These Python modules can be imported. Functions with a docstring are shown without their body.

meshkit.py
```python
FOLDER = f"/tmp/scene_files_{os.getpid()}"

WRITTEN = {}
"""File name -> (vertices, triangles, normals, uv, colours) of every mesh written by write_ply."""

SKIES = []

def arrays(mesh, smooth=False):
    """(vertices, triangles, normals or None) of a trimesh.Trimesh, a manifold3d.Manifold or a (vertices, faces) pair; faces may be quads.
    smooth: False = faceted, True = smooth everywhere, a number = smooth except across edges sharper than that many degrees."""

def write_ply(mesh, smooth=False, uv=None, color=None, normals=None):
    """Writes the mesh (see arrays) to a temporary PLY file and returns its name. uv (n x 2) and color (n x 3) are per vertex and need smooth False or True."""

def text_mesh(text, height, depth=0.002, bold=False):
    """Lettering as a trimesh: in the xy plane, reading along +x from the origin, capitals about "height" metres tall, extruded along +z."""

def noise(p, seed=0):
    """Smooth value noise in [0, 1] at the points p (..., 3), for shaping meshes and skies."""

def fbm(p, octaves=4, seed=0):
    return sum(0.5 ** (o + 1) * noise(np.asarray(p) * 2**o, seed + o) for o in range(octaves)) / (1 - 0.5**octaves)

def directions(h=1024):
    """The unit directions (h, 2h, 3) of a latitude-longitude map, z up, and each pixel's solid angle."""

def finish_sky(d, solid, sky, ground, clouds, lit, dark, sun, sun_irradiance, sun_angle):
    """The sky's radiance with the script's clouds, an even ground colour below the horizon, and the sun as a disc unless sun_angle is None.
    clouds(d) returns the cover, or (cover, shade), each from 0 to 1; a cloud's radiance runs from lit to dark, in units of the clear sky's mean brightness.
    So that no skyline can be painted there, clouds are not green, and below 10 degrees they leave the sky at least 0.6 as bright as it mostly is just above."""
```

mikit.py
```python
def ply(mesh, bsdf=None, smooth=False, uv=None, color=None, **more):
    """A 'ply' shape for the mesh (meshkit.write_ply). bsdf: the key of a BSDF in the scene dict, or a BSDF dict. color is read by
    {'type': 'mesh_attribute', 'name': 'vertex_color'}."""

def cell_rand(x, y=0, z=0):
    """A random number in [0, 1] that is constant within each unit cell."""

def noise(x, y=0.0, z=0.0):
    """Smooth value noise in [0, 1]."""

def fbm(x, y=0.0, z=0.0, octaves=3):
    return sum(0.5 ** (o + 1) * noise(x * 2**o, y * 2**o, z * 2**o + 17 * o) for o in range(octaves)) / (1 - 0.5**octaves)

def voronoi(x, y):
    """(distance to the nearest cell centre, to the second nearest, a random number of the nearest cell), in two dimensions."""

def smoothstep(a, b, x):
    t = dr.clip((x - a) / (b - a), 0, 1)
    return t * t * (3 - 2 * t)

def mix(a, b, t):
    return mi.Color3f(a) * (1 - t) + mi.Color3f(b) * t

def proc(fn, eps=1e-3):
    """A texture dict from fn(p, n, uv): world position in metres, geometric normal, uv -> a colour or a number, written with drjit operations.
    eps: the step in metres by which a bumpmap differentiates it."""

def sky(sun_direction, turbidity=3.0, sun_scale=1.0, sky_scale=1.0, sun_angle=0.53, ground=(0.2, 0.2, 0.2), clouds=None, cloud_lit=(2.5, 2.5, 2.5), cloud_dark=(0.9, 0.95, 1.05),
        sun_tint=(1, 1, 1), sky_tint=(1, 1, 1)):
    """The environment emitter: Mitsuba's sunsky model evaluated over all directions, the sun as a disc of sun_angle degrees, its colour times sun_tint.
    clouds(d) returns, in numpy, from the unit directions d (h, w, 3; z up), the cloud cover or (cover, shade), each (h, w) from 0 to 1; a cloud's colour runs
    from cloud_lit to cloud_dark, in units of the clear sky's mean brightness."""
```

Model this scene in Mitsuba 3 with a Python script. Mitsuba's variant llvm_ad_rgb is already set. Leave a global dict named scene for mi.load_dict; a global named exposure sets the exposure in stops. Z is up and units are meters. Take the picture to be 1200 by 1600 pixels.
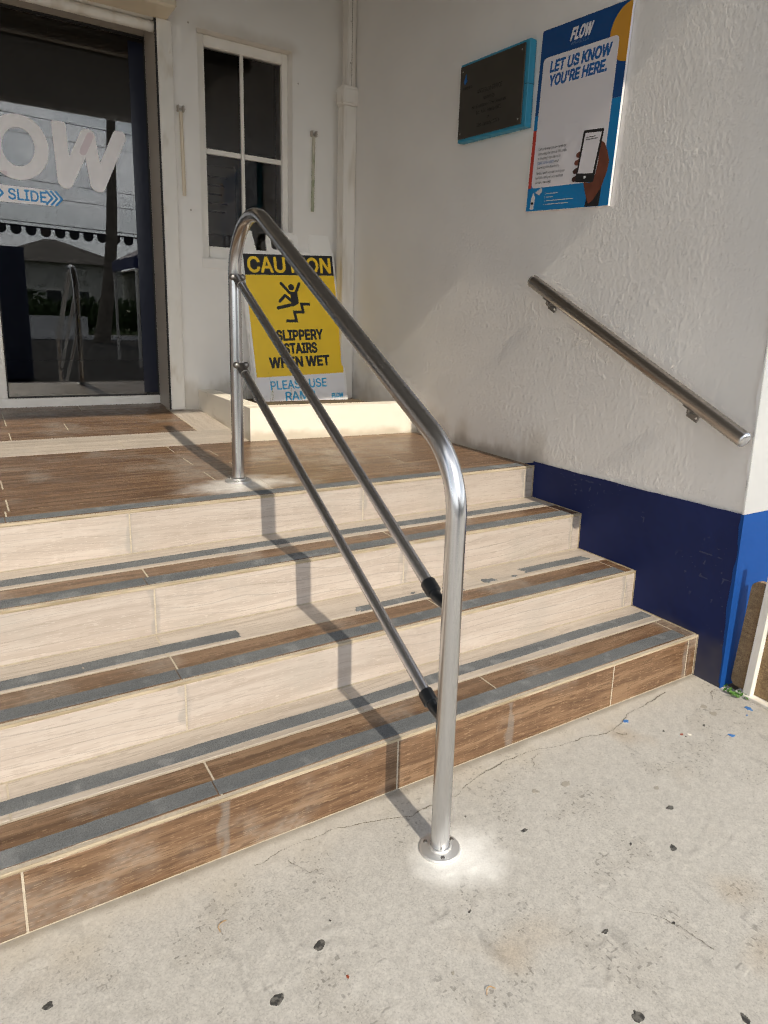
import math, random
import numpy as np, trimesh, shapely, drjit as dr, mitsuba as mi, mikit, meshkit
from shapely.geometry import Polygon, LineString, Point, box as sbox
from shapely import affinity
from mikit import noise, fbm, smoothstep, mix, cell_rand

random.seed(7); rng = np.random.default_rng(7)
scene, labels = {'type': 'scene'}, {}
T4 = mi.ScalarTransform4f
exposure = 2.21

# ------------------------------------------------------------------ camera
CAM = np.array([-2.4393, -1.5583, 1.3924])
FWD = np.array([0.53931451, 0.81353911, -0.2174718]); DOWN = np.array([-0.08931057, -0.201534, -0.97540129])
scene['camera'] = {'type': 'perspective', 'fov': 2 * math.degrees(math.atan(600 / 1088.59)), 'fov_axis': 'x',
                   'to_world': T4().look_at(origin=CAM.tolist(), target=(CAM + FWD).tolist(), up=(-DOWN).tolist()),
                   'principal_point_offset_x': -0.0439, 'principal_point_offset_y': 0.0368,
                   'near_clip': 0.05, 'far_clip': 400.0}

# ------------------------------------------------------------------ sky and sun
SUN = np.array([-0.028, -0.829, 0.559])
def clouds(d):
    """broken bright cloud, whitest in the part of the sky near the sun"""
    n = meshkit.fbm(d / (np.abs(d[..., 2:]) + .25) * 2.2, 5, 3)
    c = np.clip((n - .36) / .18, 0, 1); near = np.exp(-np.degrees(np.arccos(np.clip(d @ SUN, -1, 1))) / 40.)
    hz = np.exp(-np.degrees(np.arcsin(np.clip(d[..., 2], 0, 1))) / 16.)        # pale haze towards the horizon all round
    return np.maximum(c * .92, .97 * hz), np.clip(.30 + (meshkit.fbm(d * 5.0, 4, 9) - .35) * 1.5 + .45 * (1 - 1.9 * near), 0, 1) * (1 - .55 * hz)
scene['sky'] = mikit.sky(SUN.tolist(), turbidity=3, clouds=clouds, sun_angle=0.6, sun_scale=.67, sun_tint=(.90, 1.0, 1.17), sky_tint=(1.05, 1.0, .96), cloud_lit=(7.2, 7.2, 7.2), cloud_dark=(1.1, 1.12, 1.16))

# ------------------------------------------------------------------ helpers
used = {}
def key_of(parent, name):
    k = f'{parent}__{name}' if parent else name
    if k in scene or k in labels or k in used:
        n = used.get(k, 0) + 1
        while f'{k}_{n:03d}' in scene or f'{k}_{n:03d}' in labels: n += 1
        used[k] = n
        return f'{k}_{n:03d}'
    used[k] = 0
    return k
def thing(name, label, cat, group=None, kind=None):
    k = key_of(None, name); labels[k] = {'label': label}
    if cat: labels[k]['category'] = cat
    if group: labels[k]['group'] = group
    if kind: labels[k]['kind'] = kind
    return k
def part(parent, name, mesh, bsdf, smooth=False, uv=None, label=None, kind=None):
    k = key_of(parent, name); scene[k] = mikit.ply(mesh, bsdf, smooth=smooth, uv=uv)
    if label or kind:
        labels[k] = {}
        if label: labels[k]['label'] = label
        if kind: labels[k]['kind'] = kind
    return k
def single(name, label, cat, mesh, bsdf, smooth=False, group=None, kind=None, uv=None):
    k = key_of(None, name); scene[k] = mikit.ply(mesh, bsdf, smooth=smooth, uv=uv); labels[k] = {'label': label}
    if cat: labels[k]['category'] = cat
    if group: labels[k]['group'] = group
    if kind: labels[k]['kind'] = kind
    return k
def bx(x0, x1, y0, y1, z0, z1):
    m = trimesh.creation.box((x1 - x0, y1 - y0, z1 - z0)); m.apply_translation(((x0 + x1) / 2, (y0 + y1) / 2, (z0 + z1) / 2)); return m
def cham(x0, x1, y0, y1, z0, z1, c=.004):
    """box with chamfered edges (convex hull)"""
    v = []
    for x, sx in ((x0, 1), (x1, -1)):
        for y, sy in ((y0, 1), (y1, -1)):
            for z, sz in ((z0, 1), (z1, -1)):
                v += [(x + sx * c, y + sy * c, z), (x + sx * c, y, z + sz * c), (x, y + sy * c, z + sz * c)]
    return trimesh.convex.convex_hull(np.array(v))
def cat(*m): return trimesh.util.concatenate([a for b in m for a in (b if isinstance(b, (list, tuple)) else [b])])
def tube(pts, r, n=20, caps=True, closed_r=None):
    pts = np.asarray(pts, float); rr = np.broadcast_to(r, len(pts))
    t = np.gradient(pts, axis=0); t /= np.linalg.norm(t, axis=1, keepdims=True)
    a = np.cross(t[0], [0, 0, 1.]);
    if np.linalg.norm(a) < 1e-3: a = np.cross(t[0], [1., 0, 0])
    a /= np.linalg.norm(a); V = []
    for p, q, rad in zip(pts, t, rr):
        a = a - q * (a @ q); a /= np.linalg.norm(a); b = np.cross(q, a)
        ang = np.arange(n) * 2 * np.pi / n
        V.append(p + rad * (np.cos(ang)[:, None] * a + np.sin(ang)[:, None] * b))
    m = len(pts); V = np.vstack(V); F = []
    for i in range(m - 1):
        for j in range(n):
            k = (j + 1) % n
            F += [[i * n + j, i * n + k, (i + 1) * n + k], [i * n + j, (i + 1) * n + k, (i + 1) * n + j]]
    if caps:
        c0, c1 = len(V), len(V) + 1; V = np.vstack([V, pts[:1], pts[-1:]])
        for j in range(n):
            k = (j + 1) % n; F += [[c0, k, j], [c1, (m - 1) * n + j, (m - 1) * n + k]]
    return trimesh.Trimesh(V, F, process=False)
def lathe(profile, axis0, axis1=None, n=32):
    """profile (r,h) turned about z, moved to axis0"""
    m = trimesh.creation.revolve(np.array(profile, float), sections=n)
    if axis1 is not None:
        m.apply_transform(trimesh.geometry.align_vectors([0, 0, 1], np.asarray(axis1, float)))
    m.apply_translation(axis0); return m
def ball(c, r, sub=2):
    m = trimesh.creation.icosphere(sub, r); m.apply_translation(c); return m
def fillet(P, radii, step=12):
    """polyline with rounded corners (P: n x 3)"""
    P = np.asarray(P, float); out = [P[0]]
    for i in range(1, len(P) - 1):
        a, b, c = P[i - 1], P[i], P[i + 1]; u = (a - b) / np.linalg.norm(a - b); v = (c - b) / np.linalg.norm(c - b)
        ang = math.acos(np.clip(u @ v, -1, 1)); r = radii[i - 1]; d = r / math.tan(ang / 2)
        m = (u + v) / np.linalg.norm(u + v); cen = b + m * r / math.sin(ang / 2)
        e1 = (b + u * d - cen) / r; nrm = np.cross(e1, (b + v * d - cen) / r); nrm /= np.linalg.norm(nrm); e2 = np.cross(nrm, e1); tot = math.pi - ang
        for k in range(step + 1):
            t = tot * k / step; out.append(cen + r * (math.cos(t) * e1 + math.sin(t) * e2))
    out.append(P[-1]); return np.array(out)
def densify(P, d=.08):
    out = [P[0]]
    for a, b in zip(P[:-1], P[1:]):
        n = max(1, int(np.linalg.norm(b - a) / d)); out += [a + (b - a) * k / n for k in range(1, n + 1)]
    return np.array(out)
def extr(poly, d):
    g = [q for q in getattr(poly, 'geoms', [poly]) if q.geom_type == 'Polygon' and q.area > 1e-9]
    return cat([trimesh.creation.extrude_polygon(q, d, engine='earcut') for q in g])
def frame(mesh, o, ex, ey, ez=None):
    """local (x,y,z) -> o + x ex + y ey + z ez"""
    ex, ey = np.asarray(ex, float), np.asarray(ey, float); ez = np.cross(ex, ey) if ez is None else np.asarray(ez, float)
    M = np.eye(4); M[:3, 0], M[:3, 1], M[:3, 2], M[:3, 3] = ex, ey, ez / np.linalg.norm(ez), o
    m = mesh.copy(); m.apply_transform(M); return m
def text(s, x, y, h, width=None, bold=False, depth=.0004, slant=0, align='l'):
    m = meshkit.text_mesh(s, h, depth, bold)
    w = m.bounds[1][0]; k = 1 if width is None else width / w
    v = m.vertices.copy(); v[:, 0] = v[:, 0] * k + slant * v[:, 1]
    w = v[:, 0].max()
    v[:, 0] += x - (w / 2 if align == 'c' else 0); v[:, 1] += y
    return trimesh.Trimesh(v, m.faces, process=False)
def fat(m, d, depth):
    """heavier lettering: the outline of a text mesh grown by d"""
    t = m.vertices[m.faces[m.face_normals[:, 2] > .5]][:, :, :2]
    return extr(shapely.union_all([Polygon(q) for q in t]).buffer(d, join_style=2).simplify(d * .2), depth)
def rr(x0, y0, x1, y1, r): return sbox(x0 + r, y0 + r, x1 - r, y1 - r).buffer(r, quad_segs=6)

# ------------------------------------------------------------------ materials
def mat(name, rgb, rough=.6, spec=.5, metallic=0., **k):
    scene[name] = {'type': 'twosided', 'b': {'type': 'principled', 'base_color': {'type': 'rgb', 'value': list(rgb)} if not isinstance(rgb, dict) else rgb,
                   'roughness': rough, 'specular': spec, 'metallic': metallic, **k}}
    return name
def bumped(name, tex, rough, bump, scale, spec=.5, **k):
    scene[name] = {'type': 'twosided', 'b': {'type': 'bumpmap', 'arbitrary': bump, 'scale': scale,
                   'b': {'type': 'principled', 'base_color': tex, 'roughness': rough, 'specular': spec, **k}}}
    return name
def flat(name, rgb, rough=.6):
    return mat(name, rgb, rough)

def dust_glare(p):
    """painted sun glare off the posts, mixed with pale powder, around the two post feet"""
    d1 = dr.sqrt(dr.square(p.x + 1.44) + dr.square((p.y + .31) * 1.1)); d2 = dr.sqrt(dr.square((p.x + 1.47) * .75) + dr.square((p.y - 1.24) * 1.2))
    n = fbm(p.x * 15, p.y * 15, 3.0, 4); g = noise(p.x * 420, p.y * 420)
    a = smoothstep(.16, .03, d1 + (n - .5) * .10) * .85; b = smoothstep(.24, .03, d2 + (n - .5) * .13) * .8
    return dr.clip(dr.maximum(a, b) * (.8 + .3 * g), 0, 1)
def wood(base, dark, lite, post_halo=False):
    def fn(p, n, uv):
        u, v = uv.x, uv.y; tid = dr.floor(u * .1)
        w = fbm(u * 1.4, v * 5, tid * 3.1, 3)                       # slow warp
        streak = fbm(u * 3.2 + w * 2, v * 60 + w * 5, tid, 4)
        dash = noise(u * 26 + w * 3, v * 330 + w * 8, tid); dash2 = noise(u * 60, v * 520, tid + 3)
        ring = dr.abs(dr.sin((v * (13 + 8 * cell_rand(tid, 4)) + w * 2.6 + dr.square(u - 10 * tid - 5 + 1.2 * cell_rand(tid, 2)) * .9 * cell_rand(tid, 3)) * 6.283))
        c = mix(base, dark, smoothstep(.45, .82, streak) * .6)
        c = mix(c, lite, smoothstep(.52, .25, streak) * .45)
        c = mix(c, dark, smoothstep(.62, .86, dash) * .55); c = mix(c, lite, smoothstep(.70, .92, dash2) * .6)
        c = c * (1 - .20 * smoothstep(.25, .0, ring) * smoothstep(.35, .6, w))
        c = c * (.92 + .16 * cell_rand(tid, 11))
        dirt = fbm(p.x * 5, p.y * 5 + p.z * 5, 2.0, 4)
        c = mix(c, (.33, .31, .28), smoothstep(.5, .8, dirt) * .3 * (.5 + noise(p.x * 90, p.y * 90, p.z * 90)))
        dj = dr.minimum(dr.minimum(dr.abs(p.x + 1.966), dr.abs(p.x + 1.002)), dr.abs(p.x + .066)); rz = smoothstep(.5, .05, dr.abs(n.z))     # grey tape residue beside the riser joints
        c = mix(c, (.22, .22, .21), smoothstep(.022, .003, dj + (noise(p.x * 70, p.z * 22, p.y * 3) - .5) * .03) * rz * .4)
        if post_halo: c = mix(c, (.72, .71, .69), dust_glare(p) * smoothstep(.68, .676, dr.abs(p.z - .68) + .66))
        return c
    return mikit.proc(fn)
def woodbump(p, n, uv):
    tid = dr.floor(uv.x * .1)
    return noise(uv.x * 26, uv.y * 330, tid) * .7 + noise(uv.x * 40, uv.y * 120, tid) * .3
WB = mikit.proc(woodbump, eps=8e-4)
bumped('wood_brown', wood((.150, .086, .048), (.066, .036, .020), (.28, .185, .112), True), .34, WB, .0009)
bumped('wood_beige', wood((.42, .365, .322), (.345, .293, .25), (.48, .435, .395)), .45, WB, .0007)
bumped('wood_pale', wood((.43, .378, .325), (.34, .29, .24), (.50, .45, .40)), .45, WB, .0007)

def grout_c(p, n, uv):
    f = fbm(p.x * 30, p.y * 30 + 5, p.z * 30); return mix((.37, .32, .25), (.48, .425, .34), f) * (.85 + .3 * noise(p.x * 300, p.y * 300, p.z * 300))
mat('grout', mikit.proc(grout_c), .85)
def trim_c(p, n, uv):
    f = fbm(p.x * 9, p.y * 60, p.z * 60, 4); return mix((.27, .215, .14), (.45, .38, .28), smoothstep(.25, .75, f))
mat('edge_trim', mikit.proc(trim_c), .7, .3)
def grip_c(p, n, uv):
    f = fbm(p.x * 6, p.y * 25, 1.0, 4); g = noise(p.x * 700, p.y * 700, p.z * 300); w = fbm(p.x * 18, p.y * 18, 4.0, 3)
    return mix((.085, .094, .104), (.15, .158, .163), f) * (.45 + 1.1 * g) + mi.Color3f(.05) * smoothstep(.62, .8, w)
bumped('grip_tape', mikit.proc(grip_c), .8, mikit.proc(lambda p, n, uv: noise(p.x * 700, p.y * 700), eps=4e-4), .0006)

def concrete_c(p, n, uv):
    a = fbm(p.x * 1.6, p.y * 1.6, 0.3, 4); b = fbm(p.x * 9, p.y * 9, 2.0, 4); s = noise(p.x * 260, p.y * 260); t = fbm(p.x * 60, p.y * 60, 1.0)
    c = mix((.405, .392, .362), (.475, .462, .437), a); c = mix(c, (.35, .33, .295), smoothstep(.5, .78, b) * .32)
    c = mix(c, (.36, .27, .17), smoothstep(.63, .85, fbm(p.x * 3.3 + 9, p.y * 3.3, 5.0, 3)) * .45)
    c = c * (.74 + .20 * s + .17 * t + .16 * noise(p.x * 520, p.y * 520)) * (1 - .16 * smoothstep(.86, .93, noise(p.x * 210, p.y * 210, 5.0)))
    c = c * (1 - .35 * smoothstep(.80, .88, noise(p.x * 150 + 3, p.y * 150)) * smoothstep(.45, .65, b))
    sc = fbm(p.x * 26 + 4 * a, p.y * 7, 8.0, 3); c = c * (1 - .16 * smoothstep(.68, .80, sc) * smoothstep(.5, .65, noise(p.x * 4, p.y * 4)))
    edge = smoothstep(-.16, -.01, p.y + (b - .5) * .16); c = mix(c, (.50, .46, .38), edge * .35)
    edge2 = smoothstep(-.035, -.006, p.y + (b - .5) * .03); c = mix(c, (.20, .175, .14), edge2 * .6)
    c = mix(c, (.84, .84, .82), dust_glare(p))  # sun thrown off the posts, plus some powder, put into the slab colour
    return c
def concrete_b(p, n, uv):
    return fbm(p.x * 55, p.y * 55, 1.0, 4) * .75 + noise(p.x * 330, p.y * 330) * .12 + .5 * smoothstep(.35, .2, fbm(p.x * 22, p.y * 22, 6.0, 3))
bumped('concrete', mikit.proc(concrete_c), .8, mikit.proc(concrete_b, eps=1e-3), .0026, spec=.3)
mat('asphalt', mikit.proc(lambda p, n, uv: mi.Color3f(.026) + mi.Color3f(.015) * fbm(p.x * 3, p.y * 3, 1.0) + mi.Color3f(.02) * noise(p.x * 60, p.y * 60)), .95, .05)
mat('grass_ground', mikit.proc(lambda p, n, uv: mix((.05, .08, .025), (.10, .13, .04), fbm(p.x * 3, p.y * 3, 1.0))), .9)

def stucco_h(p, n, uv):
    h = p.x * .93 + p.y
    w = fbm(h * 9, p.z * 9, 4.0, 2)
    a = fbm(h * 105 + w * 4, p.z * 66, 1.0, 3); b = noise(h * 280, p.z * 190, 3.0); c = smoothstep(.62, .74, fbm(h * 150 + 8, p.z * 72 + w * 5, 9.0, 2))
    return a * .6 + b * .2 + c * .55
SB = mikit.proc(stucco_h, eps=1.2e-3)
def stucco_side(p, n, uv):
    a = fbm(p.y * 3 + p.x * 3, p.z * 3, 1.0, 4); c = mix((.76, .74, .715), (.84, .825, .80), a)
    # rising damp stain along the landing and the treads
    st = fbm(p.y * 9, p.z * 5, 2.0, 4)
    base = smoothstep(.20, .0, p.z - .66 - .05 * smoothstep(2.1, 3.2, p.y) + (st - .5) * .42) * smoothstep(.7, 1.2, p.y)
    c = mix(c, (.36, .27, .17), base * .34)
    base2 = smoothstep(.07, .0, p.z - .69 + (st - .5) * .1) * smoothstep(.85, 1.1, p.y)
    c = mix(c, (.14, .10, .07), base2 * .45)
    c = mix(c, (.30, .27, .23), smoothstep(.2, .0, p.z - .83 + (st - .5) * .2) * smoothstep(2.4, 2.9, p.y) * .6)
    return c
bumped('stucco_side', mikit.proc(stucco_side), .42, SB, .0045, spec=.5)
bumped('stucco_plain', mikit.proc(stucco_side), .52, mikit.proc(lambda p, n, uv: noise(p.y * 300, p.z * 240, 1.0), eps=6e-4), .0007, spec=.5)
def stucco_front(p, n, uv):
    a = fbm(p.x * 3, p.z * 3, 1.0, 4); c = mix((.80, .78, .745), (.86, .845, .815), a); st = fbm(p.x * 12, p.z * 6, 2.0, 4)
    c = mix(c, (.42, .36, .27), smoothstep(.14, .0, p.z - .86 + (st - .5) * .2) * .5)
    # grime above the window head
    c = mix(c, (.45, .38, .29), smoothstep(.08, .0, dr.abs(p.z - 3.09) + (st - .5) * .06) * smoothstep(.4, .3, dr.abs(p.x + .71)) * .35)
    return c
bumped('stucco_front', mikit.proc(stucco_front), .55, SB, .0018, spec=.4)
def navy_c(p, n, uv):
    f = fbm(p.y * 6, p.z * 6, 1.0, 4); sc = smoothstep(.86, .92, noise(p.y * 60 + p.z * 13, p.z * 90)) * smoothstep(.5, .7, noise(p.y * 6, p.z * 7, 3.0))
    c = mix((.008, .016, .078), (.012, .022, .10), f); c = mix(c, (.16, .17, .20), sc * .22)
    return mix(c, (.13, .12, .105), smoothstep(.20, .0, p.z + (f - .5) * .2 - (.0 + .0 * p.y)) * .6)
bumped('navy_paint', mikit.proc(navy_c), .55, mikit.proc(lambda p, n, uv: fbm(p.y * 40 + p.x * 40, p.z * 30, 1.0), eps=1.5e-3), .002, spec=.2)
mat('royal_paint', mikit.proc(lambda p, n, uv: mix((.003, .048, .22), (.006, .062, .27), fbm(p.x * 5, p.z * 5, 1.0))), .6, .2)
def cream_c(p, n, uv):
    st = fbm(p.x * 10, p.y * 10, p.z * 10, 4); c = mix((.70, .655, .565), (.76, .72, .63), st)
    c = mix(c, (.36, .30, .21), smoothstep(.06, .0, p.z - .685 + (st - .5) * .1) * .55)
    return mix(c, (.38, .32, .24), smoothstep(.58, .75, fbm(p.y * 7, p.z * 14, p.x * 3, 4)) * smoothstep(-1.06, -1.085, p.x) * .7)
bumped('cream_paint', mikit.proc(cream_c), .6, mikit.proc(lambda p, n, uv: fbm(p.x * 50 + p.y * 50, p.z * 40, 1.0), eps=1.5e-3), .003)
def white_dirty(p, n, uv):
    f = fbm(p.x * 14, p.y * 14, p.z * 5, 4); return mix((.76, .74, .69), (.58, .52, .43), smoothstep(.55, .8, f) * .7)
mat('white_metal', mikit.proc(white_dirty), .4)
mat('frame_white', mikit.proc(lambda p, n, uv: mix((.86, .84, .79), (.78, .75, .69), fbm(p.x * 8, p.y * 8, p.z * 4))), .35)
mat('shutter_cream', (.68, .60, .46), .45)
mat('pipe_white', mikit.proc(lambda p, n, uv: mix((.76, .73, .68), (.52, .45, .35), smoothstep(.5, .8, fbm(p.x * 20, p.y * 20, p.z * 3, 3)) * .55)), .4)
mat('taupe', (.38, .345, .30), .5)
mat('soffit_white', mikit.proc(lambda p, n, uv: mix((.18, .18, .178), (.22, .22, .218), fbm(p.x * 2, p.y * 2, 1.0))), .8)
mat('plastic_white', (.88, .87, .84), .4)
mat('black_rubber', (.02, .02, .02), .6)
mat('black_plastic', (.02, .022, .025), .16)
def steel(name, refl, alpha, bump=.00005):
    scene[name] = {'type': 'twosided', 'b': {'type': 'bumpmap', 'scale': bump, 'arbitrary': mikit.proc(lambda p, n, uv: noise(p.x * 240, p.y * 240, p.z * 9) + .6 * fbm(p.x * 20, p.y * 20, p.z * 14), eps=1e-3),
                   'b': {'type': 'roughconductor', 'material': 'none', 'distribution': 'ggx', 'alpha': alpha, 'specular_reflectance': {'type': 'rgb', 'value': refl}}}}
steel('steel', [.67, .675, .69], .045); steel('steel_bar', [.69, .70, .73], .05); steel('steel_dark', [.50, .46, .42], .07)
steel('chrome_dark', [.30, .29, .28], .16)
steel('zinc', [.94, .94, .93], .38)
mat('bronze', mikit.proc(lambda p, n, uv: mix((.040, .036, .030), (.062, .056, .046), fbm(p.y * 9, p.z * 9, 2.0, 4))), .35, metallic=.3)
mat('turquoise', (.03, .25, .40), .45); mat('plaque_ink', (.006, .005, .004), .6)
mat('poster_navy', (.005, .06, .21), .45); mat('poster_blue', (.006, .19, .46), .45); mat('poster_white', (.72, .70, .73), .45); mat('poster_orange', (.60, .29, .035), .45)
mat('poster_red', (.50, .055, .04), .45); mat('ink_black', (.012, .012, .014), .5); mat('ink_blue', (.01, .10, .33), .5); mat('ink_grey', (.10, .17, .30), .5)
mat('skin_print', mikit.proc(lambda p, n, uv: mix((.20, .062, .035), (.10, .03, .018), fbm(p.y * 30, p.z * 20, 1.0))), .5); mat('skin_dark', (.045, .016, .012), .5); mat('print_light', (.60, .60, .62), .5)
mat('sign_yellow', (.93, .63, .025), .45); mat('sign_white', (.90, .90, .93), .4); mat('sign_cyan', (.02, .38, .72), .5)
mat('film_white', (.93, .92, .94), .4); mat('film_shade', (.80, .70, .75), .4); mat('film_navy', (.006, .010, .028), .25); mat('film_blue', (.03, .28, .66), .4); mat('film_line', (.03, .035, .05), .3)
mat('dark_room', (.035, .034, .034), .8); mat('room_floor', (.05, .05, .05), .5); mat('navy_box', (.012, .02, .05), .5)
mat('notice_paper', (.30, .30, .29), .6)
mat('soil', mikit.proc(lambda p, n, uv: mix((.05, .035, .022), (.12, .09, .06), fbm(p.x * 20, p.y * 20, 1.0))), .95)
mat('gum', mikit.proc(lambda p, n, uv: mix((.035, .035, .034), (.13, .125, .115), smoothstep(.3, .8, fbm(p.x * 160, p.y * 160)))), .9); mat('gum_pale', (.31, .29, .255), .85)
mat('crack', (.13, .115, .09), .95); mat('blue_chip', (.05, .16, .42), .6); mat('red_chip', (.25, .06, .03), .6); mat('white_chip', (.75, .72, .66), .6); mat('twig', (.42, .25, .11), .8)
def coir_c(p, n, uv):
    return mix((.20, .13, .065), (.36, .25, .14), fbm(p.y * 40, p.z * 90, p.x * 40, 3)) * (.6 + .8 * noise(p.y * 300, p.z * 300, p.x * 200))
bumped('coir', mikit.proc(coir_c), .95, mikit.proc(lambda p, n, uv: noise(p.y * 250, p.z * 250), eps=1e-3), .003)
scene['leaf'] = {'type': 'twosided', 'b': {'type': 'principled', 'base_color': mikit.proc(lambda p, n, uv: mix((.05, .14, .02), (.10, .24, .04), noise(p.x * 60, p.y * 60, p.z * 60))), 'roughness': .5}}
scene['leaf_dark'] = {'type': 'twosided', 'b': {'type': 'principled', 'base_color': mikit.proc(lambda p, n, uv: mix((.025, .055, .012), (.06, .10, .025), noise(p.x * 3, p.y * 3, p.z * 3))), 'roughness': .6}}
mat('grass_blade', (.16, .15, .07), .7); mat('trunk', mikit.proc(lambda p, n, uv: mix((.12, .10, .08), (.22, .19, .15), noise(p.x * 3, p.y * 3, p.z * 14))), .9)
mat('roof_grey', mikit.proc(lambda p, n, uv: mix((.07, .065, .06), (.11, .10, .09), noise(p.x * 4, p.z * 9))), .85)
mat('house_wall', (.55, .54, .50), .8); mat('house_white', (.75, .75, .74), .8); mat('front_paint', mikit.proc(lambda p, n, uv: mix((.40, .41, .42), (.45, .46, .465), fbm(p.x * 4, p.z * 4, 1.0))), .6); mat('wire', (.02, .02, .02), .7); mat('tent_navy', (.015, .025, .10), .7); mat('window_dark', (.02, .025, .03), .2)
mat('bunting_a', (.03, .03, .035), .8); mat('bunting_b', (.10, .07, .06), .8)
# glass: reflective sun film on the door, plain glass in the small window
scene['door_glass'] = {'type': 'blendbsdf', 'weight': .05,
    'a': {'type': 'thindielectric', 'specular_transmittance': {'type': 'rgb', 'value': [.13, .135, .145]}},
    'b': {'type': 'conductor', 'material': 'none', 'specular_reflectance': {'type': 'rgb', 'value': [.93, .97, 1.0]}}}
scene['window_glass'] = {'type': 'thindielectric', 'specular_transmittance': {'type': 'rgb', 'value': [.16, .16, .165]}}

# ------------------------------------------------------------------ dimensions
YR = [0., .3403, .6878, 1.0357]; ZR = [0., .1769, .3404, .5143, .68]; XL = -5.2      # riser planes and tread levels, stair runs from XL to the wall at x = 0
YB, YD, XW = 3.20, 3.50, -9.0                                                         # front wall face, door plane
def zl(y): return .68 + .057 * max(0., y - 2.15)                                     # the landing rises slightly to the door
SL = .057

# ------------------------------------------------------------------ ground, road
g = thing('ground', 'pale weathered concrete forecourt at the foot of the steps', None, kind='structure')
gm = cat(bx(-14, 0.0, -5.2, .3, -.3, 0), bx(0.0, 12, -5.2, -.118, -.3, 0)); part(g, 'slab', gm, 'concrete')
def ribbon(pts, w, z=.0022, seed=0):
    r = np.random.default_rng(seed); P = densify(np.array([[*p, 0] for p in pts], float), .012); n = len(P)
    jit = np.cumsum(r.normal(0, .0022, (n, 2)), 0); jit -= np.linspace(0, 1, n)[:, None] * jit[-1]; P[:, :2] += jit + r.normal(0, .0013, (n, 2))
    ww = w * (.25 + 1.1 * r.random(n)) * (.4 + .9 * meshkit.noise(np.c_[np.arange(n) * .12, np.zeros(n), np.zeros(n)], seed))
    t = np.gradient(P[:, :2], axis=0); t /= np.linalg.norm(t, axis=1, keepdims=True); nn = np.c_[-t[:, 1], t[:, 0]]
    V = np.vstack([np.c_[P[:, :2] + nn * ww[:, None], np.full(n, z)], np.c_[P[:, :2] - nn * ww[:, None], np.full(n, z)]])
    F = [[i, i + n, i + 1] for i in range(n - 1)] + [[i + 1, i + n, i + n + 1] for i in range(n - 1)]
    return trimesh.Trimesh(V, F, process=False)
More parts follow.
